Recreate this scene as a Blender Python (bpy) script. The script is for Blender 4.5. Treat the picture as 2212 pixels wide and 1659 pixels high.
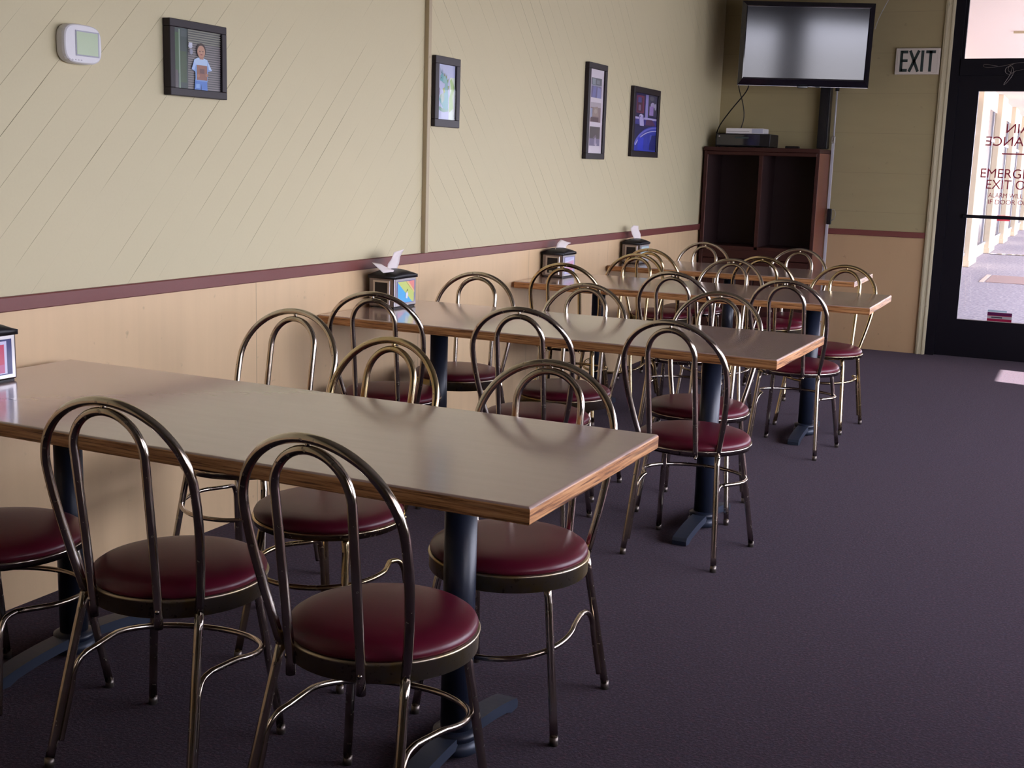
import bpy, bmesh, math, random
from mathutils import Vector, Matrix
random.seed(7)
PI = math.pi
sc = bpy.context.scene
col = sc.collection
for o in list(bpy.data.objects): bpy.data.objects.remove(o, do_unlink=True)

# ------------------------------------------------------------------ camera
cd = bpy.data.cameras.new('camera'); cam = bpy.data.objects.new('camera', cd); col.objects.link(cam)
CR = Vector((0.903371, 0.427750, 0.030817)); CU = Vector((-0.103778, 0.148316, 0.983480)); CF = Vector((-0.416113, 0.891646, -0.178376))
M = Matrix.Identity(4)
for i in range(3):
    M[i][0] = CR[i]; M[i][1] = CU[i]; M[i][2] = -CF[i]
M[0][3], M[1][3], M[2][3] = 2.885778, -0.621403, 1.399652
cam.matrix_world = M
cd.sensor_width = 36.0; cd.lens = 2616.2766 / 2212 * 36; cd.clip_start = .05; cd.clip_end = 200
sc.camera = cam

# ------------------------------------------------------------------ view, world, sun
sc.view_settings.view_transform = 'Standard'; sc.view_settings.look = 'None'
sc.view_settings.gamma = 1; sc.view_settings.use_curve_mapping = False
sc.view_settings.exposure = 0.55
try:
    sc.cycles.use_denoising = True; sc.cycles.denoiser = 'OPENIMAGEDENOISE'
    sc.cycles.max_bounces = 10; sc.cycles.diffuse_bounces = 5; sc.cycles.glossy_bounces = 5
    sc.cycles.transparent_max_bounces = 12; sc.cycles.sample_clamp_indirect = 6.0
    sc.cycles.caustics_reflective = False; sc.cycles.caustics_refractive = False
except Exception: pass
SKY_COLOR = (0.84, 0.84, 1.0); SKY_STRENGTH = 8.0
SUN_STRENGTH = 34.0; SUN_EL = math.radians(40.4); SUN_AZ = math.radians(-10)
w = bpy.data.worlds.new('world'); sc.world = w; w.use_nodes = True
bg = w.node_tree.nodes['Background']; bg.inputs[0].default_value = (*SKY_COLOR, 1); bg.inputs[1].default_value = SKY_STRENGTH
sd = bpy.data.lights.new('sun', 'SUN'); sd.energy = SUN_STRENGTH; sd.angle = math.radians(.6); sd.color = (1, .95, .88)
so = bpy.data.objects.new('sun', sd); col.objects.link(so)
sv = Vector((math.cos(SUN_EL)*math.cos(SUN_AZ), math.cos(SUN_EL)*math.sin(SUN_AZ), math.sin(SUN_EL)))
so.rotation_euler = sv.to_track_quat('Z', 'Y').to_euler(); so.location = (12, 0, 9)

# ------------------------------------------------------------------ materials
def mat(name, color=(.5, .5, .5), rough=.5, metal=0., spec=.5, coat=0., coat_r=.1):
    m = bpy.data.materials.new(name); m.use_nodes = True
    b = m.node_tree.nodes['Principled BSDF']
    b.inputs['Base Color'].default_value = (*color, 1); b.inputs['Roughness'].default_value = rough
    b.inputs['Metallic'].default_value = metal; b.inputs['Specular IOR Level'].default_value = spec
    b.inputs['Coat Weight'].default_value = coat; b.inputs['Coat Roughness'].default_value = coat_r
    return m
class N:
    def __init__(s, m): s.t = m.node_tree; s.b = s.t.nodes['Principled BSDF']
    def n(s, ty, **k):
        x = s.t.nodes.new(ty)
        for a, v in k.items(): setattr(x, a, v)
        return x
    def l(s, a, b): s.t.links.new(a, b)
    def val(s, x, v):
        if isinstance(v, (int, float)): x.default_value = v
        elif isinstance(v, tuple): x.default_value = v
        else: s.l(v, x)
    def math(s, op, a, b=0., c=0., clamp=False):
        x = s.n('ShaderNodeMath', operation=op); x.use_clamp = clamp
        s.val(x.inputs[0], a); s.val(x.inputs[1], b); s.val(x.inputs[2], c); return x.outputs[0]
    def noise(s, vec, scale, detail=2., rough=.5, dim='3D'):
        x = s.n('ShaderNodeTexNoise', noise_dimensions=dim); x.inputs['Scale'].default_value = scale
        x.inputs['Detail'].default_value = detail; x.inputs['Roughness'].default_value = rough
        if vec is not None: s.l(vec, x.inputs['Vector'])
        return x.outputs[0]
    def ramp(s, fac, stops):
        x = s.n('ShaderNodeValToRGB'); e = x.color_ramp.elements
        while len(e) < len(stops): e.new(.5)
        for i, (p, c) in enumerate(stops): e[i].position = p; e[i].color = (*c, 1)
        s.l(fac, x.inputs[0]); return x.outputs[0]
    def mix(s, fac, a, b):
        x = s.n('ShaderNodeMix', data_type='RGBA')
        s.val(x.inputs[0], fac)
        for i, v in ((6, a), (7, b)):
            if isinstance(v, tuple): x.inputs[i].default_value = (*v, 1)
            else: s.l(v, x.inputs[i])
        return x.outputs[2]
    def pos(s): return s.n('ShaderNodeNewGeometry').outputs['Position']
    def obj(s): return s.n('ShaderNodeTexCoord').outputs['Object']
    def xyz(s, v):
        x = s.n('ShaderNodeSeparateXYZ'); s.l(v, x.inputs[0]); return x.outputs
    def comb(s, a, b, c):
        x = s.n('ShaderNodeCombineXYZ')
        for i, v in enumerate((a, b, c)): s.val(x.inputs[i], v)
        return x.outputs[0]
    def scale(s, v, f):
        x = s.n('ShaderNodeVectorMath', operation='MULTIPLY'); s.l(v, x.inputs[0]); x.inputs[1].default_value = f; return x.outputs[0]
    def bump(s, h, strength=.3, dist=.002):
        x = s.n('ShaderNodeBump'); x.inputs['Strength'].default_value = strength; x.inputs['Distance'].default_value = dist
        s.l(h, x.inputs['Height']); s.l(x.outputs[0], s.b.inputs['Normal'])

UPPER = (.63, .555, .35)
def plank_mat(name, sign):
    m = mat(name, UPPER, .55, spec=.3); g = N(m); p = g.pos(); X = g.xyz(p)
    u = g.math('ADD', X[2], g.math('MULTIPLY', X[1], sign)); v = g.math('SUBTRACT', X[2], g.math('MULTIPLY', X[1], sign))
    u = g.math('DIVIDE', u, .139); fr = g.math('FRACT', u); idx = g.math('FLOOR', u)
    d = g.math('ABSOLUTE', g.math('SUBTRACT', fr, .5))                     # .5 at the joints
    line = g.math('GREATER_THAN', d, .4925)
    soft = g.math('MULTIPLY', g.math('SUBTRACT', d, .475, clamp=True), 40., clamp=True)
    nz = g.noise(g.comb(g.math('MULTIPLY', v, .62), g.math('MULTIPLY', idx, 7.31), 0.), 1.6, 3.)
    gate = g.math('MULTIPLY', g.math('SUBTRACT', nz, .485), 14., clamp=True)
    lm = g.math('MULTIPLY', line, g.math('MULTIPLY_ADD', gate, .93, .05))
    big = g.noise(p, 1.7, 2.); fine = g.noise(g.scale(p, (30, 30, 30)), 4., 3.)
    base = g.mix(g.math('MULTIPLY', big, .25), UPPER, (.50, .45, .30))
    base = g.mix(g.math('MULTIPLY', g.math('SUBTRACT', fine, .4, clamp=True), .18), base, (.44, .38, .25))
    c = g.mix(lm, base, (.085, .07, .03)); g.l(c, g.b.inputs['Base Color'])
    h = g.math('SUBTRACT', g.math('MULTIPLY', fine, .12), g.math('MULTIPLY', soft, g.math('MULTIPLY_ADD', gate, .7, .04)))
    g.bump(h, .5, .002); return m
def paint_mat(name, color, rough=.5, seams=None, axis=1, fine_axis=None, spec=.35):
    m = mat(name, color, rough, spec=spec); g = N(m); p = g.pos(); X = g.xyz(p)
    dk = tuple(c*.72 for c in color)
    st = g.noise(g.scale(p, (3, 3, 1) if fine_axis is None else fine_axis), 2.2, 4.)
    base = g.mix(g.math('MULTIPLY', g.math('SUBTRACT', st, .42, clamp=True), .5), color, dk)
    spots = g.noise(g.scale(p, (1, 1, 1)), 22., 2.)
    base = g.mix(g.math('MULTIPLY', g.math('SUBTRACT', spots, .70, clamp=True), 5., clamp=True), base, tuple(c*.45 for c in color))
    if seams:
        per, off, wd, depth = seams
        fr = g.math('FRACT', g.math('DIVIDE', g.math('SUBTRACT', X[axis], off), per))
        ln = g.math('LESS_THAN', fr, wd/per)
        base = g.mix(g.math('MULTIPLY', ln, depth), base, tuple(c*.4 for c in color))
    g.l(base, g.b.inputs['Base Color'])
    fine = g.noise(p, 160., 2.); g.bump(fine, .12, .001); return m

M_UP_L = plank_mat('painted_planks_rising', -1.0)
M_UP_R = plank_mat('painted_planks_falling', 1.0)
M_LOW = paint_mat('peach_panel', (.74, .525, .305), .42, seams=(1.273, 3.19, .004, .6), axis=1, fine_axis=(9, 9, .5))
M_BACKUP = paint_mat('back_wall_shaded_paint', (.37, .305, .165), .5, seams=(.31, .18, .003, .35), axis=2, fine_axis=(1, 1, 6))  # same paint as the left wall, darkened for grazing light
M_BACKLOW = paint_mat('back_wall_shaded_peach', (.52, .345, .19), .45)  # peach darkened too, weaker light on this wall put into the colour
M_OTHER = paint_mat('other_wall_paint', (.20, .16, .11), .6)
M_RAIL = paint_mat('maroon_rail', (.19, .058, .050), .38, fine_axis=(6, 6, 20))
M_BATTEN = paint_mat('tan_batten', (.46, .37, .23), .45, fine_axis=(4, 4, 1))
M_JAMB = paint_mat('cream_jamb', (.56, .50, .34), .45, fine_axis=(4, 4, 1))
M_CEIL = paint_mat('ceiling_paint', (.20, .185, .16), .8)

M_CARPET = mat('carpet', (.06, .045, .06), .95, spec=.0); g = N(M_CARPET); p = g.pos()
a = g.noise(p, 120., 4., .75); b = g.noise(g.scale(p, (1, 1, 1)), 60., 3., .6); c3 = g.noise(p, 1.3, 2.)
cc = g.ramp(a, [(.32, (.0040, .0026, .0044)), (.50, (.018, .0112, .0182)), (.70, (.060, .042, .061))])
cc = g.mix(g.math('MULTIPLY', g.math('SUBTRACT', b, .54, clamp=True), 3.2, clamp=True), cc, (.060, .014, .026))
d4 = g.noise(g.scale(p, (1.02, .97, 1)), 47., 3., .6); cc = g.mix(g.math('MULTIPLY', g.math('SUBTRACT', d4, .55, clamp=True), 3.0, clamp=True), cc, (.014, .018, .042))
cc = g.mix(g.math('MULTIPLY', g.math('SUBTRACT', c3, .5, clamp=True), .5), cc, (.022, .016, .040))
g.l(cc, g.b.inputs['Base Color']); g.bump(a, .8, .004)
g.b.inputs['Sheen Weight'].default_value = .22; g.b.inputs['Sheen Tint'].default_value = (.60, .50, .60, 1); g.b.inputs['Sheen Roughness'].default_value = .6

M_LAM = mat('table_laminate', (.5, .4, .32), .22, spec=.6, coat=.8, coat_r=.12); g = N(M_LAM); p = g.obj()
gr = g.noise(g.scale(p, (3., 22, 10)), 1.6, 3., .5); g2 = g.noise(g.scale(p, (14, 160, 10)), 1., 3.)
cc = g.mix(gr, (.49, .345, .300), (.43, .298, .257)); cc = g.mix(g.math('MULTIPLY', g.math('SUBTRACT', g2, .55, clamp=True), .6), cc, (.36, .26, .20))
g.l(cc, g.b.inputs['Base Color']); g.l(g.math('MULTIPLY_ADD', gr, .06, .20), g.b.inputs['Roughness'])

def oak_mat(name, vec):
    m = mat(name, (.36, .15, .06), .38, spec=.45); g = N(m); p = g.obj()
    n1 = g.noise(g.scale(p, vec), 1., 5., .65); n2 = g.noise(g.scale(p, tuple(v*.35 for v in vec)), 1., 3.)
    cc = g.ramp(n1, [(.38, (.13, .042, .014)), (.47, (.46, .20, .072)), (.60, (.66, .345, .15))])
    cc = g.mix(g.math('MULTIPLY', g.math('SUBTRACT', n2, .56, clamp=True), 7., clamp=True), cc, (.085, .028, .012))
    g.l(cc, g.b.inputs['Base Color']); g.bump(n1, .25, .001); return m
M_OAKX = oak_mat('oak_edge_long', (5, 90, 170)); M_OAKY = oak_mat('oak_edge_end', (90, 6, 170))

def metal_mat(name, c1, c2, rough):
    m = mat(name, c1, rough, metal=1.); g = N(m); p = g.obj()
    n1 = g.noise(p, 9., 4., .6); n2 = g.noise(p, 60., 3., .6)
    f = g.math('MULTIPLY', g.math('SUBTRACT', n1, .42, clamp=True), 4.5, clamp=True)
    cc = g.mix(f, c1, c2)
    pit = g.math('MULTIPLY', g.math('SUBTRACT', n2, .62, clamp=True), 6., clamp=True)
    cc = g.mix(pit, cc, (.10, .075, .05)); g.l(cc, g.b.inputs['Base Color'])
    g.l(g.math('MULTIPLY_ADD', pit, .35, g.math('MULTIPLY_ADD', n1, .08, rough-.04)), g.b.inputs['Roughness']); return m
M_NICKEL = metal_mat('worn_nickel_tube', (.56, .50, .44), (.46, .38, .28), .17)
M_BRASS = metal_mat('worn_brass_tube', (.56, .45, .29), (.50, .38, .19), .19)
M_APRON = metal_mat('tarnished_apron', (.46, .40, .31), (.48, .36, .14), .38)
M_SEAT = mat('burgundy_vinyl', (.16, .008, .030), .40, spec=.36, coat=.12, coat_r=.22); g = N(M_SEAT); p = g.obj()
n1 = g.noise(p, 6., 3.); g.l(g.mix(n1, (.085, .004, .014), (.13, .007, .025)), g.b.inputs['Base Color']); g.bump(g.noise(p, 260., 2.), .08, .001)
M_RUBBER = mat('foot_tip', (.20, .17, .15), .4, metal=.8)
M_IRON = mat('sky_tinted_black_iron', (.014, .019, .036), .36, spec=.42); g = N(M_IRON); g.bump(g.noise(g.obj(), 90., 3.), .15, .001)  # black iron with the sky's bluish reflection put into its colour
M_IRONWORN = mat('sky_tinted_worn_foot', (.030, .040, .066), .42, spec=.5, metal=.2)  # worn black iron, bluish daylight put into its colour as well
M_BLACK = mat('black_plastic', (.007, .006, .009), .42, spec=.35)
M_GLOSSBLACK = mat('gloss_black_bezel', (.010, .009, .014), .09, spec=.6, coat=.5, coat_r=.05)
M_SCREEN = mat('tv_screen', (.012, .012, .020), .10, spec=.85)
M_ALUBLACK = mat('black_door_frame', (.004, .003, .007), .45, spec=.22)
M_DARKFRAME = mat('dark_espresso_frame', (.016, .009, .013), .40, spec=.35)
M_WHITEPL = mat('white_plastic', (.72, .70, .72), .4)
M_LCD = mat('grey_green_lcd', (.46, .56, .36), .25)
M_CHROME = mat('brushed_steel', (.46, .44, .44), .34, metal=1.)
M_DISP = mat('casing_dark_reflection', (.20, .18, .19), .32, metal=1.)  # steel whose dark room reflection is put into the colour
M_CABSIDE = mat('lit_red_brown_wood', (.17, .050, .030), .35); g = N(M_CABSIDE); gr = g.noise(g.scale(g.obj(), (20, 20, 1.2)), 2., 4.)  # side panels: daylight on the wood put into a lighter tone
g.l(g.mix(gr, (.20, .062, .036), (.125, .034, .022)), g.b.inputs['Base Color'])
M_CABDARK = mat('dark_mahogany', (.060, .014, .010), .55, spec=.3); g = N(M_CABDARK); gr = g.noise(g.scale(g.obj(), (2, 20, 20)), 2., 4.)
g.l(g.mix(gr, (.050, .011, .008), (.028, .007, .006)), g.b.inputs['Base Color'])
M_CABIN = mat('cabinet_bay_shade', (.030, .012, .012), .7)  # shade inside the bays put into a near-black brown
M_PAPER = mat('white_tissue', (.80, .72, .70), .9)
M_POLE = mat('pale_pole_paint', (.50, .50, .54), .35)
M_POLEDARK = mat('steel_pole', (.34, .30, .28), .35, metal=.7)
M_RED = mat('red_lettering', (.33, .018, .045), .5)
M_SIGN = mat('sign_ivory', (.62, .56, .50), .45)
M_INK = mat('sign_dark_green', (.015, .028, .028), .5)
M_CONC = mat('walkway_concrete', (.50, .50, .56), .8); g = N(M_CONC); p = g.pos()
n1 = g.noise(p, 28., 3.); n2 = g.noise(p, .8, 3.)
cc = g.ramp(n1, [(.3, (.16, .16, .20)), (.5, (.30, .30, .37)), (.7, (.46, .45, .50))])
g.l(g.mix(g.math('MULTIPLY', n2, .3), cc, (.30, .29, .36)), g.b.inputs['Base Color'])
M_ASPH = mat('pale_parking_concrete', (.24, .24, .25), .9)
M_STUCCO = mat('pink_cream_stucco', (.64, .51, .43), .8); g = N(M_STUCCO); g.bump(g.noise(g.pos(), 40., 3.), .3, .004)
M_PILLAR = mat('cream_pillar', (.62, .53, .38), .7)
M_SHOPGLASS = mat('dark_shop_glass', (.05, .05, .065), .12)
M_MAT = mat('brown_pavers', (.34, .25, .24), .9)
M_GREYALU = mat('grey_aluminium', (.30, .30, .33), .4)
def glass_mat(nm='clear_glass', f0=.07, f1=.90):
    m = bpy.data.materials.new(nm); m.use_nodes = True; t = m.node_tree; t.nodes.clear()
    o = t.nodes.new('ShaderNodeOutputMaterial'); tr = t.nodes.new('ShaderNodeBsdfTransparent'); gl = t.nodes.new('ShaderNodeBsdfGlossy')
    lw = t.nodes.new('ShaderNodeLayerWeight'); lw.inputs[0].default_value = .5; mx = t.nodes.new('ShaderNodeMixShader')
    pw = t.nodes.new('ShaderNodeMath'); pw.operation = 'POWER'; pw.inputs[1].default_value = 5.; t.links.new(lw.outputs['Facing'], pw.inputs[0])
    fr = t.nodes.new('ShaderNodeMath'); fr.operation = 'MULTIPLY_ADD'; fr.inputs[1].default_value = f1; fr.inputs[2].default_value = f0; t.links.new(pw.outputs[0], fr.inputs[0])
    tr.inputs[0].default_value = (.96, .97, .97, 1); gl.inputs['Roughness'].default_value = .02
    t.links.new(fr.outputs[0], mx.inputs[0]); t.links.new(tr.outputs[0], mx.inputs[1]); t.links.new(gl.outputs[0], mx.inputs[2]); t.links.new(mx.outputs[0], o.inputs[0])
    return m
M_GLASS = glass_mat(); M_GLAZE = glass_mat('picture_glazing', .012, .35)
_cm = {}
def cmat(c, rough=.25):
    k = (tuple(round(x, 3) for x in c), rough)
    if k not in _cm: _cm[k] = mat('print_colour', c, rough)
    return _cm[k]

# ------------------------------------------------------------------ object helpers
def link(name, me, parent=None, loc=None):
    o = bpy.data.objects.new(name, me); col.objects.link(o)
    if parent is not None: o.parent = parent
    if loc: o.location = loc
    return o
def tag(o, label=None, cat=None, group=None, kind=None):
    if label: o['label'] = label
    if cat: o['category'] = cat
    if group: o['group'] = group
    if kind: o['kind'] = kind
    return o
def empty(name, loc=(0, 0, 0), rz=0., label=None, cat=None, group=None, kind=None):
    o = bpy.data.objects.new(name, None); col.objects.link(o); o.location = loc; o.rotation_euler = (0, 0, rz)
    o.empty_display_size = .1
    return tag(o, label, cat, group, kind)
class B:
    """collects shapes into one mesh"""
    def __init__(s): s.v = []; s.f = []; s.m = []; s.sm = []; s.mats = []
    def mi(s, m):
        if m not in s.mats: s.mats.append(m)
        return s.mats.index(m)
    def add(s, vs, fs, m, smooth=False):
        k = len(s.v); s.v += [tuple(v) for v in vs]; i = s.mi(m)
        for f in fs: s.f.append(tuple(k+q for q in f)); s.m.append(i); s.sm.append(smooth)
        return s
    def box(s, lo, hi, m, bevel=0., seg=2, rot=None, piv=None):
        bm = bmesh.new(); bmesh.ops.create_cube(bm, size=1)
        c = [(lo[i]+hi[i])/2 for i in range(3)]; d = [abs(hi[i]-lo[i]) for i in range(3)]
        for v in bm.verts: v.co = Vector((c[0]+v.co.x*d[0], c[1]+v.co.y*d[1], c[2]+v.co.z*d[2]))
        if bevel: bmesh.ops.bevel(bm, geom=bm.edges[:]+bm.verts[:], offset=bevel, segments=seg, affect='EDGES', profile=.5)
        if rot is not None:
            pv = Vector(piv if piv else c)
            for v in bm.verts: v.co = pv + rot @ (v.co - pv)
        bm.verts.index_update()
        s.add([v.co for v in bm.verts], [[v.index for v in f.verts] for f in bm.faces], m, False); bm.free(); return s
    def prism(s, pts, lo, hi, m, axis=2, smooth=False):
        n = len(pts); vs = []
        for h in (lo, hi):
            for a, b in pts: vs.append({2: (a, b, h), 1: (a, h, b), 0: (h, a, b)}[axis])
        fs = [list(range(n))[::-1], [n+i for i in range(n)]] + [[i, (i+1) % n, n+(i+1) % n, n+i] for i in range(n)]
        bm = bmesh.new(); V = [bm.verts.new(v) for v in vs]
        for f in fs: bm.faces.new([V[i] for i in f])
        bmesh.ops.recalc_face_normals(bm, faces=bm.faces[:])
        caps = [f for f in bm.faces if len(f.verts) > 4]
        if caps: bmesh.ops.triangulate(bm, faces=caps)
        bm.verts.index_update(); s.add([v.co for v in bm.verts], [[v.index for v in f.verts] for f in bm.faces], m, smooth); bm.free(); return s
    def lathe(s, prof, m, c=(0, 0, 0), seg=40, smooth=True):
        vs = []; fs = []; n = len(prof)
        for r, z in prof:
            for k in range(seg):
                a = 2*PI*k/seg; vs.append((c[0]+r*math.cos(a), c[1]+r*math.sin(a), c[2]+z))
        for i in range(n-1):
            for k in range(seg):
                k2 = (k+1) % seg; fs.append([i*seg+k, i*seg+k2, (i+1)*seg+k2, (i+1)*seg+k])
        fs.append([k for k in range(seg)][::-1]); fs.append([(n-1)*seg+k for k in range(seg)])
        s.add(vs, fs, m, smooth); return s
    def tube(s, pts, r, m, seg=12, caps=True, closed=False):
        P = [Vector(p) for p in pts]; n = len(P); T = []
        for i in range(n):
            if closed: t = P[(i+1) % n]-P[i-1]
            else: t = P[min(i+1, n-1)]-P[max(i-1, 0)]
            T.append(t.normalized())
        up = Vector((0, 0, 1)) if abs(T[0].z) < .9 else Vector((0, 1, 0))
        nx = (up - T[0]*up.dot(T[0])).normalized(); vs = []; fs = []
        for i in range(n):
            nx = (nx - T[i]*nx.dot(T[i])).normalized(); ny = T[i].cross(nx)
            rr = r[i] if isinstance(r, (list, tuple)) else r
            for k in range(seg):
                a = 2*PI*k/seg; vs.append(P[i]+nx*(rr*math.cos(a))+ny*(rr*math.sin(a)))
        for i in range(n-1 if not closed else n):
            j = (i+1) % n
            for k in range(seg):
                k2 = (k+1) % seg; fs.append([i*seg+k, i*seg+k2, j*seg+k2, j*seg+k])
        if caps and not closed: fs.append([k for k in range(seg)][::-1]); fs.append([(n-1)*seg+k for k in range(seg)])
        s.add(vs, fs, m, True); return s
    def build(s, name, parent=None, loc=None):
        me = bpy.data.meshes.new(name); me.from_pydata(s.v, [], s.f)
        for m in s.mats: me.materials.append(m)
        me.polygons.foreach_set('material_index', s.m); me.polygons.foreach_set('use_smooth', s.sm); me.update()
        return link(name, me, parent, loc)
def chaikin(p, it=2):
    p = [Vector(q) for q in p]
    for _ in range(it):
        q = [p[0]]
        for a, b in zip(p[:-1], p[1:]): q += [a*.75+b*.25, a*.25+b*.75]
        q.append(p[-1]); p = q
    return p
def copy_tree(o, parent=None):
    c = o.copy(); col.objects.link(c); c.parent = parent
    for ch in list(o.children): copy_tree(ch, c)
    return c
def text_mesh(txt, size, m, depth=.0006, sx=1., mirror=False, align='CENTER', bold=0.):
    cu = bpy.data.curves.new('lettering', 'FONT'); cu.body = txt; cu.size = size; cu.align_x = align; cu.extrude = depth; cu.offset = bold
    ob = bpy.data.objects.new('lettering', cu); col.objects.link(ob); bpy.context.view_layer.update()
    dg = bpy.context.evaluated_depsgraph_get(); me = bpy.data.meshes.new_from_object(ob.evaluated_get(dg))
    bpy.data.objects.remove(ob); me.materials.clear(); me.materials.append(m)
    for v in me.vertices: v.co.x *= sx*(-1 if mirror else 1)
    if mirror: me.flip_normals()
    return me

# ------------------------------------------------------------------ the room
W, D, H, Y0 = 4.5, 9.512, 3.0, -4.0
RT, RB = .967, .922
f = B(); f.box((-.12, Y0-.12, -.12), (W+.12, D+.12, 0), M_CARPET); tag(f.build('floor'), kind='structure')
c = B(); c.box((-.12, Y0-.12, H), (W+.12, D+.12, H+.12), M_CEIL); tag(c.build('ceiling'), kind='structure')
wl = B(); SY = 4.50
wl.box((-.12, Y0, RB+.02), (0, SY, H), M_UP_L); wl.box((-.12, SY, RB+.02), (0, D, H), M_UP_R); wl.box((-.12, Y0, 0), (0, D, RB+.02), M_LOW)
tag(wl.build('wall_left'), kind='structure')
tr = B(); tr.box((0, Y0, RB), (.018, D, RT), M_RAIL, .003, 1); tag(tr.build('trim_1'), kind='structure')
tr = B(); tr.box((0, 4.478, RT), (.024, 4.506, H), M_BATTEN, .002, 1); tag(tr.build('trim_2'), kind='structure')
# back wall: solid left part, door opening 1.80 .. 3.95
wb = B(); DX0, DX1 = 1.803, 3.90
wb.box((-.12, D, RB+.02), (1.73, D+.12, H), M_BACKUP); wb.box((-.12, D, 0), (1.73, D+.12, RB+.02), M_BACKLOW)
wb.box((1.73, D, 0), (DX0, D+.12, H), M_BACKUP); wb.box((DX0, D, 2.93), (DX1, D+.12, H), M_BACKUP); wb.box((DX1, D, 0), (W+.12, D+.12, H), M_BACKUP)
tag(wb.build('wall_back'), kind='structure')
tr = B(); tr.box((0, D-.018, RB), (1.728, D, RT), M_RAIL, .003, 1); tag(tr.build('trim_3'), kind='structure')
tr = B(); tr.box((1.730, D-.022, 0), (1.803, D, H), M_JAMB, .004, 1); tr.box((1.742, D-.028, 0), (1.758, D-.02, H), M_JAMB, .002, 1); tr.box((1.78, D-.028, 0), (1.795, D-.02, H), M_JAMB, .002, 1)
tag(tr.build('trim_4'), kind='structure')
# front wall behind the camera and right wall with tall shop windows
wf = B(); wf.box((-.12, Y0-.12, 0), (W+.12, Y0, H), M_OTHER); tag(wf.build('wall_front'), kind='structure')
wr = B(); WZ0, WZ1 = .40, 2.38
wins = [(-.10, 1.62), (2.26, 4.3), (4.42, 5.9), (6.02, 7.55), (8.03, 8.72)]
wtop = [2.25, 2.38, 2.30, 2.10, 1.92]
wbot = [1.0, WZ0, WZ0, WZ0, WZ0]
wr.box((W, Y0, 0), (W+.12, D, WZ0), M_OTHER); wr.box((W, Y0, WZ1), (W+.12, D, H), M_OTHER)
ys = [Y0] + [q for a in wins for q in a] + [D]
for i in range(0, len(ys), 2): wr.box((W, ys[i], WZ0), (W+.12, ys[i+1], WZ1), M_OTHER)
wr.box((W, 8.03, 1.92), (W+.12, 8.72, WZ1), M_OTHER); wr.box((W, -.10, 2.25), (W+.12, 1.62, WZ1), M_OTHER); wr.box((W, 4.42, 2.30), (W+.12, 5.9, WZ1), M_OTHER); wr.box((W, 6.02, 2.10), (W+.12, 7.55, WZ1), M_OTHER); wr.box((W, -.10, WZ0), (W+.12, 1.62, 1.0), M_OTHER)
tag(wr.build('wall_right'), kind='structure')
for i, (a, b_) in enumerate(wins):
    WT = wtop[i]; WB = wbot[i]
    e = empty('window_%d' % (i+1), (W+.06, (a+b_)/2, WB), kind='structure'); h = (b_-a)/2
    fr = B()
    fr.box((-.03, -h, 0), (.03, h, .04), M_ALUBLACK); fr.box((-.03, -h, WT-WB-.04), (.03, h, WT-WB), M_ALUBLACK)
    fr.box((-.03, -h, .04), (.03, -h+.04, WT-WB-.04), M_ALUBLACK); fr.box((-.03, h-.04, .04), (.03, h, WT-WB-.04), M_ALUBLACK)
    fr.build('window_frame', e)
    gp = B(); gp.add([(0, -h+.04, .04), (0, h-.04, .04), (0, h-.04, WT-WB-.04), (0, -h+.04, WT-WB-.04)], [(0, 1, 2, 3)], M_GLASS); gp.build('pane', e)

# door (black aluminium, glass leaf, transom above) ---------------------------------
def door(n, x0, x1, letters):
    d = empty('door_%d' % n, ((x0+x1)/2, D, 0), kind='structure'); cx = (x0+x1)/2; h = (x1-x0)/2
    gx0, gx1 = (2.022-cx, x1-.17-cx) if letters else (x0+.17-cx, x1-.17-cx)
    f = B(); y0, y1 = .015, .06
    f.box((-h, y0, 0.005), (gx0, y1, 2.18), M_ALUBLACK); f.box((gx1, y0, 0.005), (h, y1, 2.18), M_ALUBLACK)
    f.box((gx0, y0, 0.005), (gx1, y1, .302), M_ALUBLACK); f.box((gx0, y0, 2.062), (gx1, y1, 2.18), M_ALUBLACK)
    f.build('door_frame', d)
    g_ = B(); g_.add([(gx0, .038, .302), (gx1, .038, .302), (gx1, .038, 2.062), (gx0, .038, 2.062)], [(0, 1, 2, 3)], M_GLASS); g_.build('pane', d)
    pb = B(); pb.box((gx0-.03, -.012, 1.098), (gx1+.03, .012, 1.124), M_ALUBLACK, .004, 1); pb.box((gx0-.03, .0, 1.095), (gx0-.005, .02, 1.127), M_ALUBLACK); pb.box((gx1+.005, .0, 1.095), (gx1+.03, .02, 1.127), M_ALUBLACK)
    pb.build('push_bar', d)
    return d, cx
jf = B()
for a, b_ in ((DX0, 1.872), (2.898, 2.962), (DX1-.067, DX1)): jf.box((a, D+.0, 0), (b_, D+.08, 2.93), M_ALUBLACK)
for a, b_ in ((1.865, 2.905), (2.955, DX1-.06)):
    jf.box((a, D+.0, 2.178), (b_, D+.08, 2.304), M_ALUBLACK); jf.box((a, D, 2.90), (b_, D+.08, 2.93), M_ALUBLACK)
jf.box((1.865, D+.02, 2.304), (1.895, D+.06, 2.90), M_ALUBLACK)
tag(jf.build('trim_5'), kind='structure')
for n, (a, b_) in enumerate(((1.895, 2.905), (2.955, DX1-.06))):
    gp = B(); gp.add([(a, D+.04, 2.304), (b_, D+.04, 2.304), (b_, D+.04, 2.90), (a, D+.04, 2.90)], [(0, 1, 2, 3)], M_GLASS)
    tag(gp.build('window_%d' % (6+n)), kind='structure')
d1, dcx = door(1, 1.870, 2.900, True); door(2, 2.960, 3.835, False)
LC = 2.367 - dcx
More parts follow.
